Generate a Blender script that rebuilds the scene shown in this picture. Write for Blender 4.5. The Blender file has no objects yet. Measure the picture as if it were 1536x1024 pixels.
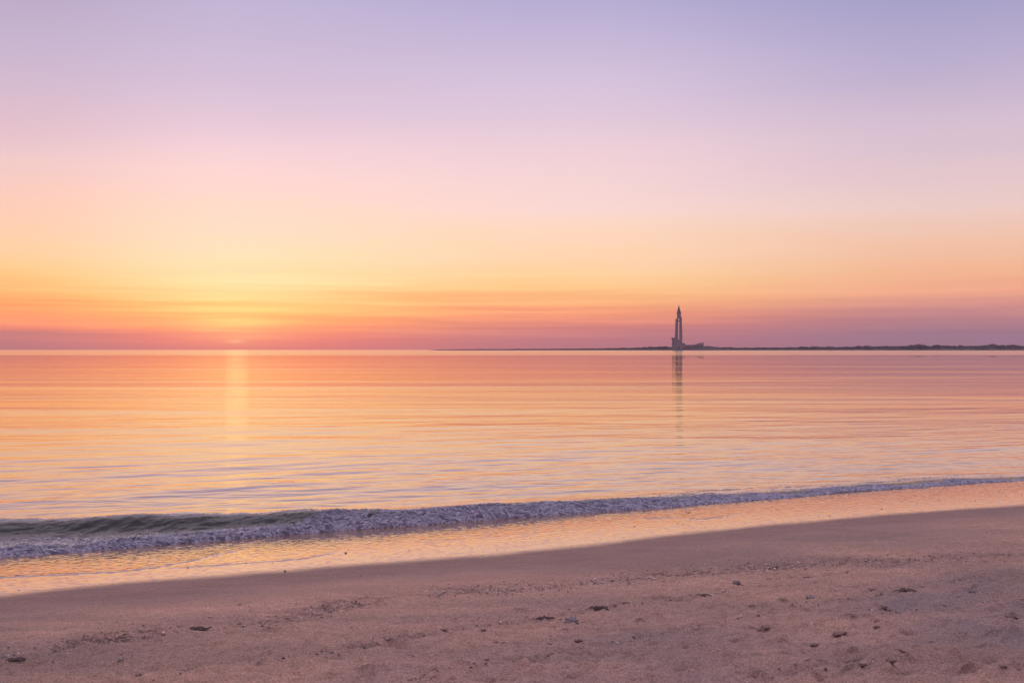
import bpy, math, random
import numpy as np

random.seed(7)
RNG = np.random.default_rng(11)
C = bpy.context.scene.collection
PI = math.pi

# ------------------------------------------------------------------ camera maths
F = 1493.0            # focal length in photo pixels (1536 wide)
H = 1.70              # eye height above the water
HX, HY = 768.0, 524.0  # principal column, horizon row

def on_plane(px, py, z=0.0):
    t = (H - z) * F / (py - HY)
    return np.array([(px - HX) / F * t, t])

# shore frame: u along the water's edge, v seaward
A0, A1 = on_plane(0, 838), on_plane(1536, 722)
UD = (A1 - A0) / np.linalg.norm(A1 - A0)
VD = np.array([-UD[1], UD[0]])
OR = on_plane(768, 776)

def to_uv(x, y):
    dx, dy = x - OR[0], y - OR[1]
    return dx * UD[0] + dy * UD[1], dx * VD[0] + dy * VD[1]

def to_xy(u, v):
    return OR[0] + u * UD[0] + v * VD[0], OR[1] + u * UD[1] + v * VD[1]

def sm(a, b, x):
    t = np.clip((x - a) / (b - a), 0, 1)
    return t * t * (3 - 2 * t)

def curve(pts, z):
    us, vs = [], []
    for p in pts:
        zz = z if not callable(z) else z(p[0])
        x, y = on_plane(p[0], p[1], zz)
        u, v = to_uv(x, y)
        us.append(u); vs.append(v)
    o = np.argsort(us)
    return np.array(us)[o], np.array(vs)[o]

# beach profile: height as a function of the distance landward from the water's edge
SL = 0.092
def beach_z(v):
    s = -v
    near = SL * s
    # beyond ~1.6 m the slope eases to 0.028
    k = 0.35
    over = np.log1p(np.exp(np.clip((s - 1.75) / k, -40, 40))) * k
    far = SL * s - (SL - 0.024) * over
    return np.where(s < 0, SL * s, far)

def ray_beach(px, py):
    lo, hi = 2.0, 400.0
    dx, dz = (px - HX) / F, (HY - py) / F
    for _ in range(60):
        m = (lo + hi) / 2
        x, y, z = dx * m, m, H + dz * m
        _, v = to_uv(x, y)
        if z > float(beach_z(np.array(v))): lo = m
        else: hi = m
    return dx * m, m

def ray_curve(pts):
    us, vs = [], []
    for p in pts:
        u, v = to_uv(*ray_beach(*p[:2]))
        us.append(u); vs.append(v)
    o = np.argsort(us)
    return np.array(us)[o], np.array(vs)[o]

# ------------------------------------------------------------------ numpy noise
def _hash(ix, iy, seed):
    h = (ix.astype(np.int64) * 374761393 + iy.astype(np.int64) * 668265263 + seed * 1442695041) & 0xffffffff
    h = ((h ^ (h >> 13)) * 1274126177) & 0xffffffff
    h = (h ^ (h >> 16)) & 0xffffffff
    return h

def perlin(x, y, seed=0):
    x = np.asarray(x, float); y = np.asarray(y, float)
    x, y = np.broadcast_arrays(x, y)
    ix, iy = np.floor(x), np.floor(y)
    fx, fy = x - ix, y - iy
    def g(a, b, dx, dy):
        an = _hash(a, b, seed) / 4294967296.0 * 2 * PI
        return np.cos(an) * dx + np.sin(an) * dy
    w = lambda t: t * t * t * (t * (t * 6 - 15) + 10)
    a = g(ix, iy, fx, fy); b = g(ix + 1, iy, fx - 1, fy)
    c = g(ix, iy + 1, fx, fy - 1); d = g(ix + 1, iy + 1, fx - 1, fy - 1)
    sx, sy = w(fx), w(fy)
    return ((a + (b - a) * sx) + ((c + (d - c) * sx) - (a + (b - a) * sx)) * sy) * 1.5

def fbm(x, y, octv=4, seed=0, gain=0.5):
    s, a, f = 0, 1.0, 1.0
    for i in range(octv):
        s = s + a * perlin(x * f, y * f, seed + i * 17)
        a *= gain; f *= 2.03
    return s

def ridged(x, y, octv=4, seed=0, gain=0.5):
    s, a, f = 0, 1.0, 1.0
    for i in range(octv):
        s = s + a * (1 - np.abs(perlin(x * f, y * f, seed + i * 31)) * 1.8)
        a *= gain; f *= 2.1
    return s

# ------------------------------------------------------------------ mesh helpers
def grid_mesh(name, X, Y, Z, mat, attrs=None, smooth=True):
    ny, nx = X.shape
    me = bpy.data.meshes.new(name)
    me.vertices.add(nx * ny)
    co = np.empty((ny, nx, 3), np.float32)
    co[..., 0] = X; co[..., 1] = Y; co[..., 2] = Z
    me.vertices.foreach_set('co', co.ravel())
    idx = np.arange(nx * ny, dtype=np.int32).reshape(ny, nx)
    q = np.stack([idx[:-1, :-1], idx[:-1, 1:], idx[1:, 1:], idx[1:, :-1]], -1).reshape(-1, 4)
    n = len(q)
    me.loops.add(n * 4); me.polygons.add(n)
    me.loops.foreach_set('vertex_index', q.ravel())
    me.polygons.foreach_set('loop_start', np.arange(0, n * 4, 4, dtype=np.int32))
    me.polygons.foreach_set('loop_total', np.full(n, 4, np.int32))
    me.polygons.foreach_set('use_smooth', np.full(n, smooth))
    for k, a in (attrs or {}).items():
        at = me.attributes.new(k, 'FLOAT', 'POINT')
        at.data.foreach_set('value', np.ascontiguousarray(a, np.float32).ravel())
    me.update()
    me.materials.append(mat)
    o = bpy.data.objects.new(name, me); C.objects.link(o)
    return o

class MB:
    """collects verts / faces, builds one mesh object"""
    def __init__(s): s.v = []; s.f = []
    def add(s, vs, fs):
        b = len(s.v); s.v += [tuple(map(float, p)) for p in vs]
        s.f += [tuple(b + i for i in f) for f in fs]
    def prism(s, x0, x1, y0, y1, z0, z1, tx0=None, tx1=None, ty0=None, ty1=None):
        tx0 = x0 if tx0 is None else tx0; tx1 = x1 if tx1 is None else tx1
        ty0 = y0 if ty0 is None else ty0; ty1 = y1 if ty1 is None else ty1
        vs = [(x0, y0, z0), (x1, y0, z0), (x1, y1, z0), (x0, y1, z0),
              (tx0, ty0, z1), (tx1, ty0, z1), (tx1, ty1, z1), (tx0, ty1, z1)]
        s.add(vs, [(3, 2, 1, 0), (4, 5, 6, 7), (0, 1, 5, 4), (1, 2, 6, 5), (2, 3, 7, 6), (3, 0, 4, 7)])
    def frustum(s, cx, cy, z0, z1, r0, r1, n=8, rot=0.0):
        vs = []
        for z, r in ((z0, r0), (z1, r1)):
            for k in range(n):
                a = rot + 2 * PI * k / n
                vs.append((cx + r * math.cos(a), cy + r * math.sin(a), z))
        fs = [(k, (k + 1) % n, n + (k + 1) % n, n + k) for k in range(n)]
        fs += [tuple(range(n - 1, -1, -1)), tuple(range(n, 2 * n))]
        s.add(vs, fs)
    def extrude(s, pts, y0, y1):
        """outline in x,z (counter-clockwise seen from -y) given thickness along y"""
        n = len(pts)
        vs = [(p[0], y0, p[1]) for p in pts] + [(p[0], y1, p[1]) for p in pts]
        fs = [tuple(range(n)), tuple(range(2 * n - 1, n - 1, -1))]
        fs += [(k + n, (k + 1) % n + n, (k + 1) % n, k) for k in range(n)]
        s.add(vs, fs)
    def build(s, name, mat, parent=None, smooth=False):
        me = bpy.data.meshes.new(name); me.from_pydata(s.v, [], s.f)
        if smooth: me.polygons.foreach_set('use_smooth', [True] * len(me.polygons))
        me.materials.append(mat); me.update()
        o = bpy.data.objects.new(name, me); C.objects.link(o)
        if parent: o.parent = parent
        return o

def tag(o, label=None, cat=None, group=None, kind=None):
    if label: o['label'] = label
    if cat: o['category'] = cat
    if group: o['group'] = group
    if kind: o['kind'] = kind
    return o

def empty(name, loc, rz=0.0):
    o = bpy.data.objects.new(name, None); C.objects.link(o)
    o.location = loc; o.rotation_euler = (0, 0, rz); o.empty_display_size = 0.2
    return o

# ------------------------------------------------------------------ node helpers
def lin(c):
    return tuple(((x / 255) / 12.92 if x / 255 <= 0.04045 else ((x / 255 + 0.055) / 1.055) ** 2.4) for x in c)

class NT:
    def __init__(s, tree): s.t = tree; s.n = tree.nodes; s.l = tree.links
    def new(s, typ, **kw):
        nd = s.n.new(typ)
        for k, v in kw.items(): setattr(nd, k, v)
        return nd
    def val(s, sock, v):
        if isinstance(v, bpy.types.NodeSocket): s.l.new(v, sock)
        else: sock.default_value = v
    def math(s, op, a, b=None, c=None, clamp=False):
        nd = s.new('ShaderNodeMath', operation=op, use_clamp=clamp)
        s.val(nd.inputs[0], a)
        if b is not None: s.val(nd.inputs[1], b)
        if c is not None: s.val(nd.inputs[2], c)
        return nd.outputs[0]
    def ss(s, x, a, b, lo=0.0, hi=1.0, kind='SMOOTHSTEP'):
        nd = s.new('ShaderNodeMapRange', interpolation_type=kind)
        s.val(nd.inputs['Value'], x)
        nd.inputs['From Min'].default_value = a; nd.inputs['From Max'].default_value = b
        nd.inputs['To Min'].default_value = lo; nd.inputs['To Max'].default_value = hi
        return nd.outputs['Result']
    def mix(s, f, a, b, blend='MIX', clamp=False):
        nd = s.new('ShaderNodeMix', data_type='RGBA', blend_type=blend)
        s.val(nd.inputs[0], f)
        for i, c in ((6, a), (7, b)):
            if isinstance(c, bpy.types.NodeSocket): s.l.new(c, nd.inputs[i])
            else: nd.inputs[i].default_value = tuple(c)[:3] + (1,)
        return nd.outputs[2]
    def noise(s, vec, scale, detail=3, rough=0.5, dist=0.0, norm=True):
        nd = s.new('ShaderNodeTexNoise'); nd.normalize = norm
        if vec is not None: s.l.new(vec, nd.inputs['Vector'])
        nd.inputs['Scale'].default_value = scale; nd.inputs['Detail'].default_value = detail
        nd.inputs['Roughness'].default_value = rough; nd.inputs['Distortion'].default_value = dist
        return nd.outputs[0]
    def mapping(s, vec, scale=(1, 1, 1), rot=(0, 0, 0), loc=(0, 0, 0)):
        nd = s.new('ShaderNodeMapping'); s.l.new(vec, nd.inputs['Vector'])
        nd.inputs['Scale'].default_value = scale; nd.inputs['Rotation'].default_value = rot
        nd.inputs['Location'].default_value = loc
        return nd.outputs[0]
    def attr(s, name):
        nd = s.new('ShaderNodeAttribute'); nd.attribute_name = name
        return nd.outputs['Fac']
    def ramp(s, fac, stops, interp='LINEAR'):
        nd = s.new('ShaderNodeValToRGB'); cr = nd.color_ramp; cr.interpolation = interp
        while len(cr.elements) > 1: cr.elements.remove(cr.elements[-1])
        cr.elements[0].position = stops[0][0]; cr.elements[0].color = tuple(stops[0][1]) + (1,)
        for p, c in stops[1:]:
            e = cr.elements.new(p); e.color = tuple(c) + (1,)
        s.val(nd.inputs[0], fac)
        return nd.outputs[0]

def material(name):
    m = bpy.data.materials.new(name); m.use_nodes = True
    m.node_tree.nodes.clear()
    n = NT(m.node_tree)
    out = n.new('ShaderNodeOutputMaterial')
    return m, n, out

def principled(n, **kw):
    b = n.new('ShaderNodeBsdfPrincipled')
    for k, v in kw.items():
        s = b.inputs[k]
        if isinstance(v, bpy.types.NodeSocket): n.l.new(v, s)
        else: s.default_value = v if not (isinstance(v, tuple) and len(v) == 3 and len(s.default_value) == 4) else v + (1,)
    return b

# ------------------------------------------------------------------ world: dusk sky
SUN_AZ = math.atan((355 - HX) / F)          # -15.5 deg from +Y (negative = left)
SUN_EL = math.radians(1.9)

def sky_stops(tab, top):
    st = []
    for px, c in sorted(tab):
        e = math.degrees(math.atan(px / F))
        st.append((math.sqrt(max(e, 0) / 90), lin(c)))
    for e, c in top:
        st.append((math.sqrt(e / 90), lin(c)))
    return st

TOP = [(30, (192, 182, 216)), (50, (196, 184, 212)), (90, (194, 182, 206))]
LEFT = sky_stops([(0, (154, 88, 102)), (12, (168, 91, 100)), (24, (212, 106, 97)), (40, (247, 136, 96)), (58, (253, 160, 98)),
                  (80, (254, 180, 110)), (110, (254, 200, 136)), (150, (253, 206, 166)), (200, (245, 201, 190)),
                  (250, (236, 199, 202)), (300, (224, 190, 204)), (400, (199, 180, 208)), (524, (178, 163, 197))], TOP)
SUNC = sky_stops([(0, (194, 84, 95)), (8, (206, 85, 92)), (16, (232, 97, 86)), (28, (252, 138, 88)), (46, (254, 166, 94)),
                  (60, (254, 188, 108)), (80, (254, 204, 138)), (105, (254, 216, 163)), (135, (254, 221, 183)),
                  (170, (252, 217, 197)), (210, (250, 212, 205)), (250, (245, 210, 213)), (300, (237, 205, 218)),
                  (400, (207, 188, 216)), (524, (188, 177, 213))], TOP)
MID = sky_stops([(0, (166, 96, 109)), (15, (180, 101, 110)), (35, (217, 122, 112)), (50, (246, 149, 113)), (70, (254, 176, 119)),
                 (90, (254, 196, 132)), (115, (254, 208, 152)), (150, (254, 214, 180)), (200, (250, 216, 209)),
                 (250, (245, 212, 214)), (300, (238, 207, 217)), (400, (213, 194, 221)), (524, (182, 172, 212))], TOP)
RIGHT = sky_stops([(0, (126, 97, 121)), (20, (144, 104, 125)), (40, (177, 120, 130)), (60, (212, 141, 135)), (85, (244, 168, 136)),
                   (110, (246, 183, 146)), (150, (244, 195, 169)), (200, (238, 205, 200)), (300, (216, 192, 210)),
                   (400, (186, 173, 207)), (524, (157, 154, 198))], TOP)
ANTI = [(0.0, lin((112, 98, 126))), (0.25, lin((158, 134, 160))), (0.4, lin((198, 170, 198))), (0.6, lin((196, 180, 210))), (1.0, lin((194, 182, 206)))]

w = bpy.data.worlds.new("World"); bpy.context.scene.world = w
w.use_nodes = True; w.node_tree.nodes.clear()
n = NT(w.node_tree)
tc = n.new('ShaderNodeTexCoord')
sep = n.new('ShaderNodeSeparateXYZ'); n.l.new(tc.outputs['Generated'], sep.inputs[0])
x, y, z = sep.outputs
el = n.math('MULTIPLY', n.math('ARCSINE', z), 180 / PI)                  # degrees
az = n.math('MULTIPLY', n.math('ARCTAN2', x, y), 180 / PI)
# thin cloud streaks: noise very long in azimuth, fine in elevation
cv = n.new('ShaderNodeCombineXYZ')
n.l.new(n.math('MULTIPLY', az, 0.045), cv.inputs[0]); n.l.new(n.math('MULTIPLY', el, 1.8), cv.inputs[1])
st1 = n.noise(cv.outputs[0], 1.0, 4, 0.6, 0.1)
cv2 = n.new('ShaderNodeCombineXYZ')
n.l.new(n.math('MULTIPLY', az, 0.03), cv2.inputs[0]); n.l.new(n.math('MULTIPLY', el, 0.35), cv2.inputs[1])
cv2.inputs[2].default_value = 4.3
st2 = n.noise(cv2.outputs[0], 1.0, 3, 0.55, 0.2)
band = n.math('MULTIPLY', n.math('MULTIPLY', n.ss(el, 0.1, 1.2), n.ss(el, 5.5, 2.2)), n.ss(az, -4.0, 20.0, 1.0, 0.35))
band2 = n.math('MULTIPLY', n.ss(el, 1.0, 4.0), n.ss(el, 22, 8))
d1 = n.math('MULTIPLY', n.math('SUBTRACT', st1, 0.5), n.math('MULTIPLY', band, 2.3))
d2 = n.math('MULTIPLY', n.math('SUBTRACT', st2, 0.5), n.math('MULTIPLY', band2, 2.6))
ele = n.math('MAXIMUM', n.math('ADD', el, n.math('ADD', d1, d2)), 0.0)
t = n.math('SQRT', n.math('DIVIDE', ele, 90.0))
cL = n.ramp(t, LEFT); cS = n.ramp(t, SUNC); cM = n.ramp(t, MID); cR = n.ramp(t, RIGHT); cA = n.ramp(t, ANTI)
azs = math.degrees(SUN_AZ)
c = n.mix(n.ss(az, -27.2, azs), cL, cS)
c = n.mix(n.ss(az, azs, 3.2), c, cM)
c = n.mix(n.ss(az, 3.2, 24.5), c, cR)
# turn to the dusky side of the sky away from the sunset
daz = n.math('ABSOLUTE', n.math('WRAP', n.math('SUBTRACT', az, azs), 180.0, -180.0))
c = n.mix(n.ss(daz, 50.0, 125.0), c, cA)
# glow where the sun sinks behind the cloud bank
def gauss(xv, cen, sig):
    q = n.math('DIVIDE', n.math('SUBTRACT', xv, cen), sig)
    return n.math('EXPONENT', n.math('MULTIPLY', n.math('MULTIPLY', q, q), -1.0))
g1 = n.math('MULTIPLY', gauss(az, azs, 2.6), gauss(el, 1.6, 1.0))
strk = n.ss(st1, 0.30, 0.62, 0.35, 1.15)
g1 = n.math('MULTIPLY', g1, strk)
c = n.mix(n.math('MULTIPLY', g1, 0.68), c, lin((255, 214, 120)))
g2 = n.math('MULTIPLY', gauss(az, azs, 5.0), gauss(el, 3.2, 1.7))
c = n.mix(n.math('MULTIPLY', g2, 0.16), c, lin((255, 232, 165)))
g3 = n.math('MULTIPLY', gauss(az, azs - 0.05, 0.42), gauss(el, 0.46, 0.10))
c = n.mix(n.math('MULTIPLY', g3, 0.9), c, lin((255, 178, 132)))
# streak brightness
bri = n.math('MULTIPLY_ADD', n.math('MULTIPLY', n.math('SUBTRACT', st1, 0.5), band), 0.60, 1.0)
bri = n.math('MULTIPLY', bri, n.ss(el, 22, 62, 1.0, 2.15))  # unseen sky above the frame brightened to light the sand
vm = n.new('ShaderNodeVectorMath', operation='SCALE'); n.l.new(c, vm.inputs[0]); n.l.new(bri, vm.inputs[3])
skyt = n.new('ShaderNodeTexSky', sky_type='NISHITA', sun_disc=False, sun_elevation=SUN_EL, sun_rotation=SUN_AZ)
vs = n.new('ShaderNodeVectorMath', operation='SCALE'); n.l.new(skyt.outputs[0], vs.inputs[0]); vs.inputs[3].default_value = 0.10
v10 = n.new('ShaderNodeVectorMath', operation='SCALE'); n.l.new(vm.outputs[0], v10.inputs[0]); v10.inputs[3].default_value = 9.8
va = n.new('ShaderNodeVectorMath', operation='ADD'); n.l.new(vs.outputs[0], va.inputs[0]); n.l.new(v10.outputs[0], va.inputs[1])
bg = n.new('ShaderNodeBackground'); n.l.new(va.outputs[0], bg.inputs[0]); bg.inputs[1].default_value = 0.1
wo = n.new('ShaderNodeOutputWorld'); n.l.new(bg.outputs[0], wo.inputs[0])

sun = bpy.data.lights.new('sun', 'SUN'); sun.energy = 0.00028; sun.angle = math.radians(1.3); sun.color = (1.0, 0.62, 0.30)
so = bpy.data.objects.new('sun', sun); C.objects.link(so)
from mathutils import Vector
sd = Vector((math.sin(SUN_AZ) * math.cos(SUN_EL), math.cos(SUN_AZ) * math.cos(SUN_EL), math.sin(SUN_EL)))
so.rotation_euler = sd.to_track_quat('Z', 'Y').to_euler()

# ------------------------------------------------------------------ beach lines taken on the ground
WET = ray_curve([(0, 893), (200, 873), (400, 857), (600, 842), (768, 829), (900, 816), (1050, 797), (1200, 783), (1350, 769), (1536, 757)])
FRONT = curve([(0, 838), (110, 831), (200, 823), (320, 812), (400, 806), (520, 794), (640, 788), (768, 777), (900, 769), (1000, 762), (1100, 753),
               (1180, 748), (1270, 737), (1360, 732), (1450, 725), (1536, 723)], 0.0)
AMP_X = np.array([-700, 0, 200, 400, 600, 768, 900, 1000, 1100, 1250, 1400, 1536, 2300]); AMP_A = np.array([.13, .125, .125, .115, .085, .062, .048, .036, .024, .014, .012, .012, .012])
CR_PX = [(0, 783), (200, 776), (330, 772), (430, 770), (600, 770), (680, 766), (768, 761), (900, 753), (1000, 748), (1100, 742), (1200, 736), (1300, 727), (1420, 718), (1536, 715)]
CREST = curve(CR_PX, lambda px: float(np.interp(px, AMP_X, AMP_A)))
cru = [to_uv(*on_plane(p[0], p[1], float(np.interp(p[0], AMP_X, AMP_A))))[0] for p in CR_PX]
AMP = (np.array(cru), np.array([float(np.interp(p[0], AMP_X, AMP_A)) for p in CR_PX]))
def u_at(px): return float(np.interp(px, [p[0] for p in CR_PX], cru))

# ------------------------------------------------------------------ water materials
def water_nodes(n, pos, strength_base=0.5):
    pass

m_sea, n, out = material('sea_water')
geo = n.new('ShaderNodeNewGeometry'); pos = geo.outputs['Position']
spp = n.new('ShaderNodeSeparateXYZ'); n.l.new(pos, spp.inputs[0])
dist = n.new('ShaderNodeVectorMath', operation='LENGTH'); n.l.new(pos, dist.inputs[0]); dist = dist.outputs['Value']
rip = n.noise(n.mapping(pos, scale=(0.020, 0.115, 1), rot=(0.5, 0.35, 0.65)), 1.0, 9, 0.54, 0.35)
rip2 = n.noise(n.mapping(pos, scale=(0.8, 3.0, 1), rot=(0.4, 0.3, 0.5)), 1.0, 4, 0.5, 0.4)
# calm slicks and breezier patches
pat = n.noise(n.mapping(pos, scale=(0.014, 0.07, 1), rot=(0.4, 0.5, 0.8), loc=(3.1, 1.7, 0)), 1.0, 3, 0.5)
patf = n.ss(pat, 0.35, 0.65, 0.55, 1.35)
near = n.ss(n.attr('shore'), 0.0, 12.0, 1.45, 0.30)
b1 = n.new('ShaderNodeBump'); b1.inputs['Distance'].default_value = 0.13
n.l.new(rip, b1.inputs['Height']); n.l.new(patf, b1.inputs['Strength'])
b2 = n.new('ShaderNodeBump'); b2.inputs['Distance'].default_value = 0.022
n.l.new(rip2, b2.inputs['Height']); n.l.new(n.math('MULTIPLY', near, patf), b2.inputs['Strength']); n.l.new(b1.outputs[0], b2.inputs['Normal'])
# far out the surface is ruffled by a breeze
far = n.ss(spp.outputs[1], 230, 330)
rough = n.math('MULTIPLY_ADD', far, 0.095, 0.012)
lw = n.new('ShaderNodeLayerWeight'); n.l.new(b2.outputs[0], lw.inputs['Normal']); lw.inputs[0].default_value = 0.5
fac = n.math('MULTIPLY_ADD', n.math('POWER', lw.outputs['Facing'], 2.6), 0.96, 0.03, clamp=True)
gl = n.new('ShaderNodeBsdfGlossy'); gl.distribution = 'MULTI_GGX'
gl.inputs['Color'].default_value = (1.0, 0.92, 0.83, 1)
n.l.new(rough, gl.inputs['Roughness']); n.l.new(b2.outputs[0], gl.inputs['Normal'])
shal = n.ss(n.attr('shore'), 0.3, 16.0)
body = n.mix(shal, (0.085, 0.075, 0.065), (0.035, 0.036, 0.05))
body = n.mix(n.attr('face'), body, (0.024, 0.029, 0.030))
df = n.new('ShaderNodeBsdfDiffuse'); n.l.new(body, df.inputs[0])
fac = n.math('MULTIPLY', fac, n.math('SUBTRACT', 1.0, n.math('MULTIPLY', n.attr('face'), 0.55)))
mw = n.new('ShaderNodeMixShader'); n.l.new(fac, mw.inputs[0]); n.l.new(df.outputs[0], mw.inputs[1]); n.l.new(gl.outputs[0], mw.inputs[2])
# foam
fo = n.attr('foam')
vor = n.new('ShaderNodeTexVoronoi'); vor.feature = 'DISTANCE_TO_EDGE'
wob = n.new('ShaderNodeVectorMath', operation='ADD'); n.l.new(pos, wob.inputs[0])
nn_ = n.new('ShaderNodeTexNoise'); nn_.inputs['Scale'].default_value = 14; n.l.new(pos, nn_.inputs['Vector'])
sc_ = n.new('ShaderNodeVectorMath', operation='SCALE'); n.l.new(nn_.outputs['Color'], sc_.inputs[0]); sc_.inputs[3].default_value = 0.09
n.l.new(sc_.outputs[0], wob.inputs[1]); n.l.new(wob.outputs[0], vor.inputs['Vector']); vor.inputs['Scale'].default_value = 13
lace = n.ss(vor.outputs['Distance'], 0.30, 0.0)
lace2 = n.noise(pos, 38, 3, 0.6)
pattern = n.math('MULTIPLY_ADD', lace, 0.55, n.math('MULTIPLY', lace2, 0.45))
fm = n.ss(n.math('ADD', n.math('MULTIPLY', fo, 1.25), n.math('MULTIPLY', pattern, 0.9)), 0.80, 1.15)
fm = n.math('MULTIPLY', fm, n.ss(fo, 0.02, 0.15))
fb = n.new('ShaderNodeBump'); fb.inputs['Distance'].default_value = 0.03; fb.inputs['Strength'].default_value = 1.0
n.l.new(n.noise(pos, 70, 4, 0.65), fb.inputs['Height'])
fv = n.mapping(pos, rot=(0, 0, -0.41), scale=(0.6, 2.6, 1.6))
fil = n.new('ShaderNodeTexNoise'); fil.inputs['Scale'].default_value = 9; fil.inputs['Detail'].default_value = 6; fil.inputs['Roughness'].default_value = 0.62; fil.inputs['Distortion'].default_value = 1.3
n.l.new(fv, fil.inputs['Vector'])
filr = n.math('ABSOLUTE', n.math('SUBTRACT', fil.outputs[0], 0.5))
fcol = n.ramp(n.math('ADD', n.math('ADD', filr, n.ss(n.attr('shore'), 0.18, 0.55, 0.002, 0.05)), n.math('MULTIPLY', n.noise(fv, 50, 4, 0.7), 0.12)), [(0.045, (0.74, 0.70, 0.79)), (0.08, (0.33, 0.31, 0.38)), (0.125, (0.14, 0.13, 0.18)), (0.22, (0.08, 0.075, 0.11))])
fp = principled(n, **{'Base Color': fcol, 'Roughness': 0.55, 'Normal': fb.outputs[0]})
mx = n.new('ShaderNodeMixShader'); n.l.new(fm, mx.inputs[0]); n.l.new(mw.outputs[0], mx.inputs[1]); n.l.new(fp.outputs[0], mx.inputs[2])
n.l.new(mx.outputs[0], out.inputs[0])

# ------------------------------------------------------------------ the sea
def spread(core0, core1, step, far0, far1, g=1.08):
    a = list(np.arange(core0, core1, step))
    s, p = step, a[-1]
    while p < far1: s *= g; p += s; a.append(p)
    s, p = step, a[0]; b = []
    while p > far0: s *= g; p -= s; b.append(p)
    return np.array(b[::-1] + a)

us = spread(-5.4, 8.6, 0.013, -4800, 4800)
tv = [0.0]; 
while tv[-1] < 5000:
    tv.append(tv[-1] + max(0.011, 0.016 * (tv[-1] - 1.6)))
tv = np.array(tv)
U, T = np.meshgrid(us, tv)
fr = np.interp(us, *FRONT); cr = np.interp(us, *CREST); am = np.interp(us, *AMP)
# ragged front edge
fr = fr + 0.035 * fbm(us * 1.3, us * 0 + 3.3, 4, 5) + 0.012 * fbm(us * 9, us * 0 + 1.3, 3, 8)
cr = cr + 0.03 * fbm(us * 1.6, us * 0 + 9.1, 3, 25)
V = fr[None, :] + T
fadeg = np.clip(1 - np.abs(us) / 60, 0, 1)[None, :]
W_ = (cr - fr)[None, :]                      # distance from the water's edge to the crest
wn = perlin(U * 1.1, V * 0.8, 77) * 0.03
D = V - cr[None, :] + wn                      # signed distance from crest, >0 seaward
A_ = am[None, :]
facew = 0.16
crest = np.where(D > 0, np.exp(-(D / 0.55) ** 2), np.exp(-(D / facew) ** 2)) * A_
# front roller
RU = np.array([u_at(0), u_at(200), u_at(500), u_at(768), u_at(1000), u_at(1200), u_at(1536)])
rh = np.interp(us, RU, [.030, .040, .046, .044, .030, .014, .012])[None, :]
rw = np.interp(us, RU, [.26, .30, .34, .36, .26, .14, .12])[None, :]
edge = 1 - np.exp(-T / 0.035)
roller = rh * edge * np.exp(-np.clip(T - 0.12, 0, None) ** 2 / rw ** 2)
# where foam lies
brk = np.interp(us, [u_at(0), u_at(330), u_at(470), u_at(600), u_at(1100), u_at(1300)], [0.0, 0.0, .45, 1.0, .6, .3])[None, :]
f_front = sm(-0.005, 0.008, T) * np.exp(-np.clip(T - 0.12, 0, None) ** 2 / (0.08 + 0.45 * rw) ** 2)
f_front = f_front * np.interp(us, RU, [.85, .9, 1, 1, .9, .7, .6])[None, :]
f_mid = sm(-0.16, -0.32, D) * sm(0.0, 0.02, T) * (0.26 + 0.22 * perlin(U * 2.2, V * 5, 3))
f_back = np.interp(us, [u_at(300), u_at(520), u_at(800), u_at(1250), u_at(1536)], [0, .55, .6, .5, .35])[None, :] * sm(-.02, .05, D) * sm(0.75, 0.1, D + .3 * perlin(U * .9, V * .9, 66)) * (0.35 + 0.9 * fbm(U * 1.4, V * 9, 3, 67))
f_brk = brk * np.exp(-np.clip(D - 0.02, 0, None) ** 2 / 0.16 ** 2) * sm(0, 0.02, T) * (0.36 + 0.85 * fbm(U * 1.1, V * 6, 4, 91))
foam = np.clip(np.maximum(np.maximum(f_front, f_mid), np.maximum(f_brk, f_back)), 0, 1)
nz = fbm(U * 2.1, V * 6, 3, 41)
foam = np.clip(foam * (1 + 0.65 * nz) * (0.86 + 0.5 * perlin(U * 0.9 + 3, V * 2.5, 47)), 0, 1)
foam = np.maximum(foam, 0.75 * sm(0.10, 0.03, T) * sm(-0.005, 0.008, T))
foam[T > 4] = 0
near_m = (T < 5) & (np.abs(U) < 30)
lump = np.zeros_like(U)
lump[near_m] = (1.0 * ridged(U[near_m] * 3.4 + 1.5 * V[near_m], V[near_m] * 12, 5, 61, 0.62) - 1.1 + 0.35 * fbm(U[near_m] * 20, V[near_m] * 34, 3, 15))
turb = np.exp(-np.clip(T - W_ - 0.05, 0, None) ** 2 / 0.25 ** 2)
lsc = np.interp(us, [u_at(0), u_at(600), u_at(900), u_at(1200)], [1, 1, .7, .35])[None, :]
Z = crest * (1 + 0.16 * fbm(U * 1.3, V * 2, 3, 13)) + roller * (1 + 0.25 * fbm(U * 1.7, V, 2, 14)) + (0.021 * foam + 0.009 * turb) * lump * lsc * sm(0.0, 0.05, T)
# small glassy ripples behind the breaker, running with the shore
rp = np.zeros_like(U)
rm = (T < 40) & (np.abs(U) < 80)
ur, vr = U[rm], V[rm]
rp[rm] = (0.0068 * fbm(ur * 0.75 + vr * .15, vr * 3.1, 3, 101) * sm(0.3, 1.5, T[rm]) * sm(11, 4, T[rm])
          + 0.009 * fbm(ur * 0.28, vr * 1.0 + ur * .06, 3, 121) * sm(0.5, 3, T[rm]) * sm(26, 9, T[rm]))
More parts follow.
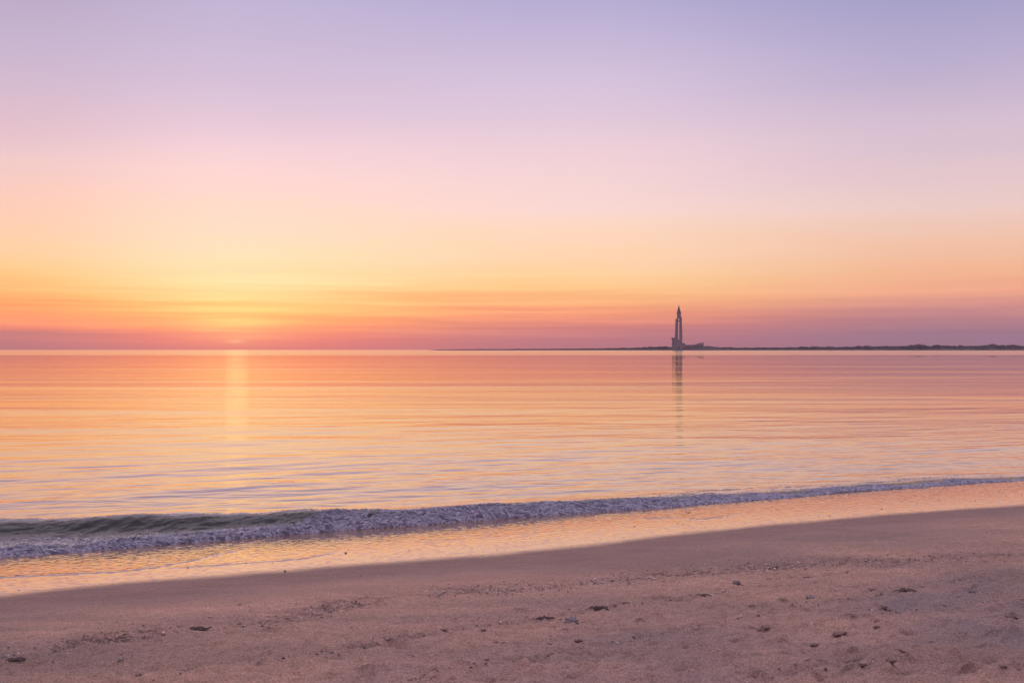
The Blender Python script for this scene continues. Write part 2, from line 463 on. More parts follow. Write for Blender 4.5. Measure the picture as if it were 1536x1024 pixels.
# a low swell line a few metres out
sw = 0.016 * np.exp(-((T - 3.3 - 0.25 * perlin(U * .35, 0 * U, 9)) / 0.42) ** 2) + 0.011 * np.exp(-((T - 5.6 - 0.3 * perlin(U * .3, 0 * U, 19)) / 0.5) ** 2)
Z = Z + (rp + sw * (0.7 + 0.5 * perlin(U * 0.5, V * 0.5, 6))) * fadeg
Z = Z + 0.006 * sm(0.0, 0.04, T) - 0.012 * (T <= 0)
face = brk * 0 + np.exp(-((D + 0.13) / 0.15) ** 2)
X, Y = to_xy(U, V)
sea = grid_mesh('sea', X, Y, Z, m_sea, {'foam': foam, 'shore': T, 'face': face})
tag(sea, kind='structure')
del X, Y, Z, crest, roller, lump, turb, D, foam, rp, sw, face, nz, f_mid, f_brk, f_front

# ------------------------------------------------------------------ sand material
m_sand, n, out = material('beach_sand')
geo = n.new('ShaderNodeNewGeometry'); pos = geo.outputs['Position']
wet = n.attr('wet'); damp = n.attr('damp'); film = n.attr('film')
big = n.noise(n.mapping(pos, rot=(0, 0, -0.41), scale=(0.35, 1.3, 1)), 1.0, 4, 0.55, 0.3)
med = n.noise(n.mapping(pos, rot=(0, 0, -0.41), scale=(2.0, 7.0, 1)), 1.0, 4, 0.6, 0.2)
fine = n.noise(pos, 110, 4, 0.75)
grain = n.noise(pos, 520, 2, 0.6)
dry = n.ramp(big, [(0.38, (0.30, 0.205, 0.158)), (0.50, (0.43, 0.268, 0.192)), (0.60, (0.54, 0.315, 0.218))])
dry = n.mix(n.ss(med, 0.3, 0.7, 0.0, 0.5), dry, (0.35, 0.218, 0.155))
dry = n.mix(n.attr('cool'), dry, (0.27, 0.205, 0.185))
dampc = n.mix(n.ss(med, 0.3, 0.7), (0.185, 0.105, 0.076), (0.225, 0.13, 0.094))
col = n.mix(damp, dry, dampc)
gr = n.ss(n.math('MULTIPLY_ADD', fine, 0.6, n.math('MULTIPLY', grain, 0.4)), 0.42, 0.58, 0.60, 1.36, 'LINEAR')
sp = n.noise(pos, 130, 1, 0.5)
col = n.mix(n.math('MULTIPLY', n.attr('grit'), n.ss(n.noise(n.mapping(pos, rot=(0, 0, -0.41), scale=(9, 26, 1)), 1.0, 5, 0.7), 0.42, 0.62, 0, 0.75)), col, (0.13, 0.08, 0.065))  # this mask also darkens hollows and scarps as painted shade
mot = n.ss(n.noise(n.mapping(pos, rot=(0, 0, -0.3), scale=(14, 24, 1)), 1.0, 6, 0.72, 0.5), 0.36, 0.62, 0.88, 1.08, 'LINEAR')
gm = n.new('ShaderNodeVectorMath', operation='SCALE'); n.l.new(col, gm.inputs[0]); n.l.new(n.math('MULTIPLY', gr, n.mix(n.attr('damp'), (1, 1, 1), (1, 1, 1)) if False else n.math('ADD', n.math('MULTIPLY', mot, n.math('SUBTRACT', 1.0, damp)), damp)), gm.inputs[3])
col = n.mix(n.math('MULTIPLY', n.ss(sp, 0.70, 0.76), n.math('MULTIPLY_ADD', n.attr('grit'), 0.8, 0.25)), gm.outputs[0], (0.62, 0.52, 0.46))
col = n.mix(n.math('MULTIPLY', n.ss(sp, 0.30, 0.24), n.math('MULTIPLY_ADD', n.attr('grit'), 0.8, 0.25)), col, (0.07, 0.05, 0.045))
hb = n.math('ADD', n.math('MULTIPLY', n.noise(pos, 30, 7, 0.70), 0.05), n.math('MULTIPLY', fine, 0.005))
bs = n.new('ShaderNodeBump'); bs.inputs['Distance'].default_value = 1.0
n.l.new(hb, bs.inputs['Height'])
n.l.new(n.math('MULTIPLY', n.math('SUBTRACT', 1.0, wet), n.ss(damp, 0, 1, 0.75, 0.28)), bs.inputs['Strength'])
dfs = principled(n, **{'Base Color': col, 'Roughness': n.ss(damp, 0, 1, 0.85, 0.6), 'Normal': bs.outputs[0]})
dfs.inputs['Specular IOR Level'].default_value = 0.25
# mirror film of water on the wet strip
wr = n.math('ADD', n.noise(n.mapping(pos, rot=(0, 0, -0.41), scale=(1.6, 9, 1)), 1.0, 5, 0.6),
            n.math('MULTIPLY', n.noise(n.mapping(pos, rot=(0, 0, -0.3), scale=(9, 30, 1)), 1.0, 3, 0.5), n.math('MULTIPLY', film, 0.10)))
bw = n.new('ShaderNodeBump'); bw.inputs['Distance'].default_value = 0.0008; n.l.new(wr, bw.inputs['Height']); bw.inputs['Strength'].default_value = 1.0
gw = n.new('ShaderNodeBsdfGlossy'); gw.inputs['Color'].default_value = (1.0, 0.85, 0.70, 1); n.l.new(bw.outputs[0], gw.inputs['Normal'])
n.l.new(n.math('MULTIPLY_ADD', n.math('SUBTRACT', 1.0, film), 0.035, 0.05), gw.inputs['Roughness'])
lw = n.new('ShaderNodeLayerWeight'); lw.inputs[0].default_value = 0.5; n.l.new(bw.outputs[0], lw.inputs['Normal'])
fac = n.math('MULTIPLY', n.math('MULTIPLY_ADD', n.math('POWER', lw.outputs['Facing'], 2.0), 0.95, 0.02), wet, clamp=True)
ms = n.new('ShaderNodeMixShader'); n.l.new(fac, ms.inputs[0]); n.l.new(dfs.outputs[0], ms.inputs[1]); n.l.new(gw.outputs[0], ms.inputs[2])
n.l.new(ms.outputs[0], out.inputs[0])

# ------------------------------------------------------------------ the beach
us = spread(-5.6, 8.8, 0.0125, -900, 900, 1.10)
vv = np.array(sorted(list(np.arange(-6.4, 0.9, 0.0105)) + list(-6.4 - 0.0105 * np.cumsum(1.12 ** np.arange(1, 78))) + [1.2, 2, 4, 8, 20]))
U, V = np.meshgrid(us, vv)
wl = np.interp(us, *WET)
wl = wl + 0.03 * fbm(us * 0.9, us * 0 + 2.2, 3, 51)
Sd = wl[None, :] - V                          # landward distance from the wet edge
ok = (np.abs(U) < 40) & (V > -30)
Z = beach_z(V)
wet = 1 - sm(-0.14, 0.10, Sd + 0.03 * fbm(U * 2, V * 4, 2, 7) * ok)
dmp = 1 - sm(0.35, 1.05, Sd + 0.22 * fbm(U * 0.6, V * 1.3, 3, 71) * ok)
dryf = sm(0.05, 0.9, Sd)
grit = np.zeros_like(Z); cool = np.zeros_like(Z)  # grit: tide-line grit plus painted shade of hollows and scarps
# coarse unevenness growing inland
relief = sm(0.5, 2.2, Sd)
uo, vo = U[ok], V[ok]
add = np.zeros_like(Z)
add[ok] = (0.016 * fbm(uo * 0.9, vo * 1.6, 3, 201) * relief[ok] * 1.2
           + 0.012 * fbm(uo * 3.2, vo * 7, 4, 211) * relief[ok]
           + 0.011 * fbm(uo * 14, vo * 22, 3, 221) * (0.15 + relief[ok]))
Z = Z + add
XX, YY = to_xy(U, V)
MS = np.abs(U) < 10
# swash edges: thin lips of water lying on the wet strip
def seg_field(pts, ray=True):
    cu, cv = ray_curve(pts)
    return cu, cv
film = np.zeros_like(Z)
def lip(pts, h, side_len):
    global Z, film
    cu, cv = seg_field(pts)
    wob = 0.010 * fbm(us * 6, us * 0 + 4, 3, int(abs(cu[0]) * 100))
    c = np.interp(us, cu, cv) + wob
    inside = sm(cu[0] - 0.1, cu[0] + 0.15, us) * sm(cu[-1] + 0.05, cu[-1] - 0.25, us)
    d = V - c[None, :]
    p = np.where(d > 0, np.exp(-d / side_len), 0) * sm(0.0, 0.012, d)
    Z = Z + h * p * inside[None, :]
    film = np.maximum(film, sm(0.0, 0.02, d) * inside[None, :])
lip([(-400, 880), (0, 866), (100, 861), (180, 857), (240, 850), (300, 838), (335, 829), (380, 822)], 0.006, 0.12)
lip([(250, 852), (300, 849), (400, 842), (460, 837), (500, 829), (522, 821)], 0.005, 0.09)
lip([(480, 812), (560, 812), (620, 814), (700, 809), (800, 800), (900, 792)], 0.0018, 0.06)
lip([(960, 778), (1010, 776), (1045, 779), (1080, 776), (1120, 768)], 0.006, 0.07)
film = np.maximum(film, sm(0.25, 0.0, -V + 0.15 * perlin(U * 1.5, V, 4)) * 0.8)

# wrack lines: slightly sunken dark steps with grit
LINES = [
    ([(-200, 1010), (0, 990), (60, 984), (130, 966), (220, 957), (300, 946), (360, 938), (430, 930), (500, 914), (560, 902), (640, 896), (700, 888), (770, 885), (850, 879), (960, 868), (1100, 857), (1280, 843), (1536, 834)], 0.16, 0.006, 1.0),
    ([(200, 1030), (300, 1000), (400, 993), (480, 984), (560, 966), (640, 953), (700, 944), (770, 935), (840, 925), (900, 914), (960, 906), (1080, 893), (1150, 873), (1200, 867), (1290, 855), (1360, 841), (1480, 833), (1600, 828)], 0.05, 0.007, 0.7),
    ([(600, 1030), (740, 996), (850, 977), (920, 962), (1000, 947), (1080, 932), (1200, 908), (1300, 894), (1360, 884), (1400, 876), (1450, 870), (1600, 862)], 0.06, 0.007, 0.6),
    ([(1180, 945), (1250, 930), (1310, 919), (1400, 914), (1500, 901), (1600, 896)], 0.04, 0.004, 0.45),
    ([(1100, 1040), (1200, 1008), (1290, 990), (1400, 1000), (1470, 990), (1600, 985)], 0.06, 0.010, 0.5),
    ([(100, 1040), (180, 1016), (260, 1003), (350, 996), (430, 990), (520, 975)], 0.03, 0.004, 0.4),
]
LUV = []
for k, (pts, wd, dep, g) in enumerate(LINES):
    cu, cv = ray_curve(pts); LUV.append((cu, cv, wd, g))
    c = np.interp(us, cu, cv) + 0.02 * fbm(us * 3, us * 0 + k, 3, 300 + k)
    ins = sm(cu[0], cu[0] + 0.3, us) * sm(cu[-1], cu[-1] - 0.3, us)
    if k == 0: ins = ins * np.interp(us, [0.3, 2.6], [1, .25])
    d = V - c[None, :]
    gap = np.zeros_like(Z); gap[MS] = sm(-0.25, 0.35, perlin(U[MS] * 1.7, V[MS] * 0 + k, 400 + k))
    dep *= 1.5
    Z = Z - dep * np.exp(-(d / 0.035) ** 2) * ins[None, :] * gap
    Z = Z + 0.6 * dep * np.exp(-((d + 0.06) / 0.06) ** 2) * ins[None, :] * gap
    gb = np.exp(-((d - wd * 0.5) / wd) ** 2) * ins[None, :] * (0.25 + 0.75 * gap) * 1.15
    grit = np.maximum(grit, g * gb)
grl = np.zeros_like(Z)
grl[MS] = ridged(U[MS] * 16, V[MS] * 22, 3, 501) - 1.0
Z = Z + 0.010 * grit * grl

# hollows (old, softened prints) and small heaped clods: px, py, width px, depth m, aspect
PITS = [(795, 991, 38, .020), (926, 975, 30, .015), (1037, 965, 24, .014), (1107, 953, 22, .014), (1083, 979, 30, .015), (1034, 995, 22, .015),
        (1029, 1003, 24, .018), (999, 983, 16, .010), (880, 992, 34, .011), (932, 998, 22, .010), (711, 967, 40, .011), (600, 965, 20, .012),
        (466, 961, 26, .012), (503, 986, 34, .007), (546, 1015, 24, .012), (645, 1006, 36, .014), (401, 989, 20, .006), (435, 998, 14, .006),
        (184, 1014, 28, .010), (232, 999, 18, .006), (57, 995, 16, .010), (1147, 939, 26, .015), (1184, 943, 12, .010), (1202, 942, 10, .008),
        (1315, 879, 20, .009), (1460, 884, 26, .011), (1433, 893, 26, .009), (1391, 906, 22, .008), (1515, 902, 20, .009), (1311, 931, 22, .008),
        (1333, 925, 14, .008), (1298, 924, 20, .006), (1439, 953, 26, .017), (1420, 973, 26, .016), (1404, 970, 16, .012), (1320, 971, 22, .016),
        (1500, 947, 34, .022), (1275, 981, 46, .016), (1290, 997, 52, .030), (1262, 1000, 34, .02), (1356, 981, 26, .012), (1358, 990, 16, .012),
        (1190, 1003, 40, .016), (1236, 1019, 30, .015), (1360, 1013, 40, .014), (1450, 1010, 34, .013), (1475, 992, 50, .016), (1524, 989, 40, .018),
        (1430, 997, 36, .012), (1500, 1001, 26, .010), (1372, 966, 14, .006), (700, 930, 12, .004), (760, 942, 20, .005), (1240, 918, 18, .005),
        (1060, 931, 18, .006), (1325, 958, 20, .006), (1212, 975, 24, .008), (1130, 1012, 30, .009), (985, 1018, 30, .009), (860, 1012, 34, .009),
        (760, 1014, 30, .008), (700, 1006, 24, .007), (1420, 935, 24, .007), (1490, 925, 26, .007), (1360, 945, 22, .006), (1110, 985, 20, .007)]
rr = random.Random(5)
pit_shade = np.zeros_like(Z)
for _ in range(80):                          # small incidental scuffs
    px = rr.uniform(-100, 1640); lo = np.interp(px, [0, 768, 1536], [975, 900, 845]); py = rr.uniform(lo, 1060)
    if rr.random() < 0.45 and px < 800: continue
    PITS.append((px, py, rr.uniform(7, 20), rr.uniform(.002, .0065)))
for (px, py, wpx, dep) in PITS:
    x, y = ray_beach(px, py)
    r = wpx / F * y * 0.55
    ang = rr.uniform(-0.15, 0.5); ca, sa = math.cos(ang), math.sin(ang)
    u0, v0 = to_uv(x, y); R = r * 4.5
    iu = np.where(np.abs(us - u0) < R)[0]; iv = np.where(np.abs(vv - v0) < R)[0]
    if len(iu) < 2 or len(iv) < 2: continue
    sl = np.s_[iv[0]:iv[-1] + 1, iu[0]:iu[-1] + 1]
    dx, dy = XX[sl] - x, YY[sl] - y
    ex = (dx * ca + dy * sa) / r; ey = (-dx * sa + dy * ca) / (r * 1.15)
    wv = 0.35 * fbm(dx * 18 + px, dy * 18, 3, int(px) % 97)
    q = ex ** 2 + ey ** 2 + wv
    q2 = ex ** 2 + ((ey + 1.35)) ** 2 * 1.2 + wv
    # hollow with a pushed-up lip on the near side
    dep *= 3.2; pit_shade[sl] = np.maximum(pit_shade[sl], 0.95 * sm(1.0, 0.25, ex ** 2 + (ey * 1.7 - .2) ** 2 + 1.6 * wv)); Z[sl] += -dep * np.exp(-np.clip(q, -0.3, None) * 1.1) + 0.75 * dep * np.exp(-np.clip(q2, -.3, None) * 1.3)  # shade of each hollow painted in as a dark patch
grit = np.maximum(grit, pit_shade)  # painted hollow shade shares the tide-line grit mask
# little steep scarps and scratches
for _ in range(190):
    px = rr.uniform(-150, 1700); lo = float(np.interp(px, [0, 768, 1536], [985, 905, 850])); py = lo + (1075 - lo) * rr.random() ** 0.8
    if px < 700 and rr.random() < .6: continue
    x, y = ray_beach(px, py); L = rr.uniform(8, 34) / F * y; hh_ = rr.uniform(.006, .018) * (1.3 if px > 1000 else 1)
    u0, v0 = to_uv(x, y); Rr = L * 1.6 + .03
    iu = np.where(np.abs(us - u0) < Rr)[0]; iv = np.where(np.abs(vv - v0) < Rr)[0]
    if len(iu) < 2 or len(iv) < 2: continue
    sl = np.s_[iv[0]:iv[-1] + 1, iu[0]:iu[-1] + 1]
    ang = rr.uniform(-.1, .45); ca, sa = math.cos(ang), math.sin(ang)
    dx, dy = XX[sl] - x, YY[sl] - y
    ex = (dx * ca + dy * sa) / L; ey = -dx * sa + dy * ca + 0.25 * L * (ex ** 2) * rr.uniform(-1, 1) + 0.012 * perlin(dx * 22 + px, dy * 3, int(px) % 91)
    Z[sl] += hh_ * np.exp(-(ex * 1.25) ** 2) * np.where(ey > 0, np.exp(-(ey / .05) ** 2), np.exp(-(ey / .012) ** 2))
    grit[sl] = np.maximum(grit[sl], 0.95 * np.exp(-(ex * 1.25) ** 2) * np.exp(-((ey + .008) / .012) ** 2))  # near face of the scarp darkened in the colour, as shade
# broad soft mounds in the near right corner
for (px, py, wpx, hh) in [(1330, 985, 90, .028), (1400, 1000, 120, .022), (1240, 1010, 90, .016), (1500, 1010, 130, .02), (1310, 1030, 110, .03), (1180, 985, 120, .012), (900, 1010, 160, .012), (1050, 1020, 130, .012)]:
    x, y = ray_beach(px, py); r = wpx / F * y * 0.6
    Z += hh * np.exp(-(((XX - x) / r) ** 2 + ((YY - y) / (r * 0.9)) ** 2))
for (px, py, wpx, s_) in [(1440, 925, 190, .9), (1536, 905, 190, .8), (1500, 985, 170, .6), (1285, 995, 34, 1.0), (1262, 1004, 22, .8), (700, 1010, 260, .45), (1000, 1000, 300, .6), (1150, 1010, 200, .5), (1300, 960, 160, .35)]:  # the two smallest patches put the hollow's bluish shade into the sand colour
    x, y = ray_beach(px, py); r = wpx / F * y
    cool = np.maximum(cool, s_ * np.exp(-(((XX - x) / r) ** 2 + ((YY - y) / (r * 1.3)) ** 2)))
clump = np.zeros_like(Z); clump[MS] = 0.75 + 0.6 * fbm(U[MS] * 1.5, V[MS] * 3, 3, 88)
cool = np.clip(cool * clump, 0, 1)
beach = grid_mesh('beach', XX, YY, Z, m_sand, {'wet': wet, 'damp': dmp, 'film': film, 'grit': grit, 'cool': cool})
tag(beach, kind='structure')
ZG = Z.astype(np.float32)
def ground(x, y):
    u, v = to_uv(x, y)
    i = int(np.clip(np.searchsorted(vv, v), 1, len(vv) - 1)); j = int(np.clip(np.searchsorted(us, u), 1, len(us) - 1))
    return float(ZG[i, j])
del XX, YY, U, V, Sd, wet, dmp, film, grit, cool, add, grl, clump

# ------------------------------------------------------------------ shell grit and pebbles along the tide lines (countless)
m_grit, n, out = material('shell_grit')
oc = n.new('ShaderNodeAttribute'); oc.attribute_name = 'tone'
col = n.ramp(oc.outputs['Fac'], [(0.0, (0.035, 0.026, 0.024)), (0.35, (0.11, 0.075, 0.065)), (0.6, (0.26, 0.18, 0.15)), (0.85, (0.42, 0.33, 0.29)), (1.0, (0.68, 0.62, 0.58))])
n.l.new(principled(n, **{'Base Color': col, 'Roughness': 0.5}).outputs[0], out.inputs[0])

def scatter_grit():
    r = random.Random(21)
    vs, fs, tone = [], [], []
    def chip(x, y, s, t):
        z = ground(x, y) + s * 0.12
        b = len(vs); a0 = r.uniform(0, 6.28); fl = r.uniform(0.25, 0.6); el_ = r.uniform(0.5, 1.0)
        k = 6
        for q in range(k):
            a = a0 + q * 2 * PI / k; rr_ = s * r.uniform(0.7, 1.1)
            dx, dy = rr_ * math.cos(a), rr_ * math.sin(a) * el_
            c, s2 = math.cos(a0), math.sin(a0)
            vs.append((x + dx * c - dy * s2, y + dx * s2 + dy * c, z + r.uniform(-.25, .2) * s))
        vs.append((x + r.uniform(-.2, .2) * s, y + r.uniform(-.2, .2) * s, z + s * fl))
        vs.append((x, y, z - s * 0.5))
        for q in range(k):
            fs.append((b + q, b + (q + 1) % k, b + k)); fs.append((b + (q + 1) % k, b + q, b + k + 1))
        tone.extend([t] * (k + 2))
    def tn():
        q = r.random()
        return r.uniform(0, .3) if q < .45 else (r.uniform(.35, .75) if q < .88 else r.uniform(.8, 1))
    dens = [10000, 1500, 1100, 400, 500, 300]
    for (cu, cv, wd, g), N in zip(LUV, dens):
        for _ in range(N):
            u = r.uniform(max(cu[0], -6), min(cu[-1], 9))
            dn = perlin(np.array(u * 1.6), np.array(g * 10), 900)
            if r.random() > 0.5 + 0.9 * float(dn): continue
            v = float(np.interp(u, cu, cv)) + abs(r.gauss(0, 1)) ** 1.2 * wd * 0.75 * (1 if r.random() < .8 else -0.6)
            x, y = to_xy(u, v)
            # the main line thins out to the right
            if wd > 0.1 and u > 1.2 and r.random() < min(0.85, (u - 1.2) / 3): continue
            chip(x, y, min(0.010, 0.0026 + r.expovariate(1 / 0.0024)), tn())
    for _ in range(2600):
        u = r.uniform(-6, 9); v = float(np.interp(u, *WET)) - 0.35 - r.random() * 4.6
        x, y = to_xy(u, v); chip(x, y, min(0.007, 0.0020 + r.expovariate(1 / 0.0014)), tn())
    for _ in range(130):
        u = r.uniform(-4.5, 7); v = float(np.interp(u, *WET)) + r.uniform(0.05, 1.1)
        x, y = to_xy(u, v); chip(x, y, 0.003 + r.expovariate(1 / 0.002), r.uniform(0, .25))
    me = bpy.data.meshes.new('shell_grit'); me.from_pydata(vs, [], fs)
    at = me.attributes.new('tone', 'FLOAT', 'POINT'); at.data.foreach_set('value', tone)
    me.materials.append(m_grit); me.update()
    o = bpy.data.objects.new('shell_grit', me); C.objects.link(o)
    tag(o, 'scattered shell grit and tiny pebbles along the tide lines on the sand', 'shell grit', kind='stuff')
scatter_grit()

# ------------------------------------------------------------------ single stones and weed clumps
m_stone, n, out = material('beach_stone')
oi = n.new('ShaderNodeObjectInfo'); geo = n.new('ShaderNodeNewGeometry')
base = n.ramp(oi.outputs['Random'], [(0, (0.11, 0.09, 0.09)), (0.5, (0.19, 0.15, 0.14)), (1, (0.15, 0.13, 0.145))])
cc = n.mix(n.ss(n.noise(geo.outputs['Position'], 90, 4, 0.6), 0.35, 0.7, 0, .5), base, (0.32, 0.26, 0.24))
bb = n.new('ShaderNodeBump'); bb.inputs['Distance'].default_value = 0.003; n.l.new(n.noise(geo.outputs['Position'], 150, 3, .6), bb.inputs['Height'])
n.l.new(principled(n, **{'Base Color': cc, 'Roughness': 0.75, 'Normal': bb.outputs[0]}).outputs[0], out.inputs[0])
m_weed, n, out = material('dried_seaweed')
geo = n.new('ShaderNodeNewGeometry')
cc = n.mix(n.noise(geo.outputs['Position'], 60, 3, .6), (0.05, 0.032, 0.028), (0.13, 0.085, 0.07))
n.l.new(principled(n, **{'Base Color': cc, 'Roughness': 0.7}).outputs[0], out.inputs[0])
m_clod, n, out = material('sand_clod')
geo = n.new('ShaderNodeNewGeometry')
cc = n.mix(n.noise(geo.outputs['Position'], 160, 3, .7), (0.17, 0.115, 0.095), (0.30, 0.195, 0.155))
bb = n.new('ShaderNodeBump'); bb.inputs['Distance'].default_value = 0.006; n.l.new(n.noise(geo.outputs['Position'], 110, 4, .6), bb.inputs['Height'])
n.l.new(principled(n, **{'Base Color': cc, 'Roughness': 0.9, 'Normal': bb.outputs[0]}).outputs[0], out.inputs[0])

def rock_mesh(name, r, hgt, mat, seed, angular=0.3, el_=0.75):
    nu, nv = 26, 16
    a = np.linspace(0, 2 * PI, nu, endpoint=False); b = np.linspace(-PI / 2, PI / 2, nv)
    vs, fs = [], []
    for j in range(nv):
        for i in range(nu):
            cx, cy, cz = math.cos(b[j]) * math.cos(a[i]), math.cos(b[j]) * math.sin(a[i]), math.sin(b[j])
            q = 1 + angular * float(fbm(np.array(cx * 1.6 + seed * 3.1), np.array(cy * 1.6 + cz * 2.2), 4, seed))
            vs.append((r * cx * q, r * el_ * cy * q, hgt * cz * q))
    for j in range(nv - 1):
        for i in range(nu):
            fs.append((j * nu + i, j * nu + (i + 1) % nu, (j + 1) * nu + (i + 1) % nu, (j + 1) * nu + i))
    m = MB(); m.add(vs, fs); return m.build(name, mat, smooth=True)

def stone(px, py, wpx, hf, label, seed, mat=None, name='beach_stone', cat='stone', group='stones lying on the sand', el_=0.8, ang=0.3):
    x, y = ray_beach(px, py); r = wpx / F * y / 2
    o = rock_mesh(name, r, r * hf, mat or m_stone, seed, ang, el_)
    o.location = (x, y, ground(x, y) + r * hf * 0.25); o.rotation_euler = (0, 0, random.uniform(-.5, .5))
    tag(o, label, cat, group)

stone(857, 931, 17, .72, 'small grey pointed stone standing alone below the dark weed clump, centre of the beach', 3, ang=.55)
stone(360, 906, 6, .7, 'tiny black stone alone on damp sand between wet strip and shell line, left side', 5)
stone(182, 990, 8, .8, 'small dark round pebble alone on the lower left sand', 6)
stone(1104, 877, 12, .65, 'small dark domed stone on the upper sand right of the beach centre', 8)
stone(1215, 893, 12, .65, 'small grey domed stone near the start of the grey tide line, right half', 9)
stone(1333, 925, 8, .6, 'small flat dark stone amid thin scratches on the right sand', 10)
stone(1460, 882, 11, .5, 'small low grey stone on the upper right sand near the frame edge', 12)
stone(1127, 906, 9, .5, 'tiny dark stone below the domed stone, right of centre', 14)
stone(663, 891, 6, .6, 'tiny black pebble at the top of the shell line, left of centre', 15)
stone(519, 829, 4, .7, 'tiny dark pebble on the mirror wet sand beside the thin swash edge', 16)
stone(428, 856, 4, .8, 'tiny dark speck pebble on orange wet sand near the sun glint', 17)
CG = 'clods of sand'
def clod(px, py, w_, lab, seed, hf=.42): stone(px, py, w_, hf * .75, lab, seed, m_clod, 'sand_clod', 'sand clod', CG, .8, .6)
clod(770, 884, 11, 'dark sand clod sitting on the shell line at the beach centre', 21)
clod(795, 989, 20, 'dark peaked sand clod at the bottom centre of the beach', 22, .45)
clod(926, 973, 16, 'dark low sand clod on the lower sand, between the two largest centre clods', 23)
clod(1147, 937, 16, 'dark pointed sand clod right of centre above two small lumps', 24, .5)
clod(1107, 952, 16, 'dark flat sand clod just left of the pointed clod, right of centre', 25)
clod(1439, 951, 18, 'low sand clod just left of the black weed heap at right', 26, .5)
clod(1320, 970, 18, 'rough sand clod above the smooth hollow at lower right', 27, .45)
clod(1404, 969, 10, 'small sand clod paired with a long one at lower right', 28)
clod(600, 964, 15, 'small peaked sand clod on the lower sand left of centre', 29, .45)
clod(466, 959, 14, 'low dark sand clod below the thickest shell grit, left half', 30)

def crumbs(N, boxes, lab, seed, grp):
    r = random.Random(seed); k = 0
    proto = [rock_mesh('sand_crumb', 1.0, .55, m_clod, 70 + seed + q, .7, .7) for q in range(4)]
    used = set()
    while k < N:
        x0, x1, y0, y1 = r.choice(boxes); px, py = r.uniform(x0, x1), r.uniform(y0, y1)
        q = k % 4; o = proto[q]
        if q in used: o = proto[q].copy(); C.objects.link(o)
        used.add(q)
        x, y = ray_beach(px, py); s = (2.0 + r.expovariate(1 / 2.0)) / F * y
        s = min(s, 7 / F * y)
        o.scale = (s * r.uniform(1.0, 1.7), s, s * r.uniform(.6, 1.0)); o.rotation_euler = (0, 0, r.uniform(-.3, .5))
        o.location = (x, y, ground(x, y) + s * .12); tag(o, lab, 'sand clod', grp); k += 1
crumbs(24, [(1140, 1530, 870, 1010), (1180, 1520, 940, 1020)], 'tiny dark sand crumb, one of many strewn over the right side of the sand', 1, 'sand crumbs on the right')
crumbs(12, [(720, 1120, 930, 1020), (560, 900, 930, 1000)], 'tiny dark sand crumb, one of many strewn over the lower middle of the sand', 2, 'sand crumbs in the middle')

def weed(px, py, wpx, label, seed, flat=0.45, nstr=60):
    x, y = ray_beach(px, py); R = wpx / F * y / 2; r = random.Random(seed)
    root = empty('seaweed_clump', (x, y, ground(x, y)), r.uniform(-.3, .3)); tag(root, label, 'seaweed', 'dried seaweed clumps on the sand')
    m = MB(); pts, fs = [], []; nu, nv = 40, 8
    ax_, ay_, az_ = (R * .42, R * .26, R * .22) if flat > .3 else (R * .5, R * .10, R * .07)
    for j in range(nv):
        b = PI / 2 * j / (nv - 1)
        for i in range(nu):
            a = 2 * PI * i / nu; qq = 1 + .75 * float(fbm(np.array(math.cos(a) * 2.2 + seed * 5), np.array(math.sin(a) * 2.2 + j * .5), 3, seed))
            pts.append((ax_ * qq * math.cos(b) * math.cos(a), ay_ * qq * math.cos(b) * math.sin(a), -0.006 + az_ * qq * math.sin(b)))
    for j in range(nv - 1):
        for i in range(nu): fs.append((j * nu + i, j * nu + (i + 1) % nu, (j + 1) * nu + (i + 1) % nu, (j + 1) * nu + i))
    m.add(pts, fs)
    m.build('matted_heart', m_weed, root)
    s = MB()
    for k in range(nstr):
        a = r.uniform(0, 2 * PI); L = R * r.uniform(.3, 1.0); w_ = 0.0022 + 0.002 * r.random()
        px_, py_ = r.gauss(0, .45) * R, r.gauss(0, .2) * R; pz = r.uniform(0.0, .8 * flat * R * .5)
        pts = []; N = 6; h0 = r.uniform(.05, .5) * R * flat
        for j in range(N + 1):
            t_ = j / N; zz = pz + h0 * math.sin(PI * t_) * (1 - .3 * t_)
            pts.append((px_, py_, zz)); a += r.uniform(-.5, .5); px_ += math.cos(a) * L / N; py_ += math.sin(a) * L / N * .7
        vs, fs = [], []
        for j, p in enumerate(pts):
            for (ox, oz) in ((w_, 0), (0, w_), (-w_, 0), (0, -w_)): vs.append((p[0] + ox * .7, p[1] + ox * .7, p[2] + oz))
        for j in range(N):
            for q in range(4): fs.append((j * 4 + q, j * 4 + (q + 1) % 4, j * 4 + 4 + (q + 1) % 4, j * 4 + 4 + q))
        s.add(vs, fs)
    s.build('strands', m_weed, root)

weed(899, 914, 24, 'ragged dark seaweed clump on the second tide line, above the pointed grey stone', 1)
weed(815, 926, 20, 'thin stretched line of dark seaweed left of the ragged clump at centre', 2, .18, 50)
weed(1500, 946, 28, 'ragged black seaweed heap nearest the right edge of the sand', 3, .42, 80)
weed(1213, 0 + 868, 0 + 14, 'small brown seaweed shred on the upper tide line, right of centre', 4, .25, 30)
weed(1362, 884, 22, 'long brown seaweed streak on the grey tide line at right', 5, .14, 60)
weed(1335, 914, 18, 'thin curved seaweed string on the pale sand at right', 6, .14, 26)
weed(300, 944, 22, 'flat dark seaweed mat on the shell line, left part', 7, .13, 80)
weed(500, 912, 18, 'low seaweed shreds on the shell line under the sun glint', 8, .13, 50)
weed(25, 991, 24, 'dark seaweed shreds at the left end of the shell line', 9, .13, 40)
weed(1060, 914 - 20, 20, 'faint seaweed shreds on the second tide line between two small stones', 10, .14, 34)
weed(940, 907, 22, 'brown seaweed crumbs just right of the ragged clump at centre', 11, .12, 34)

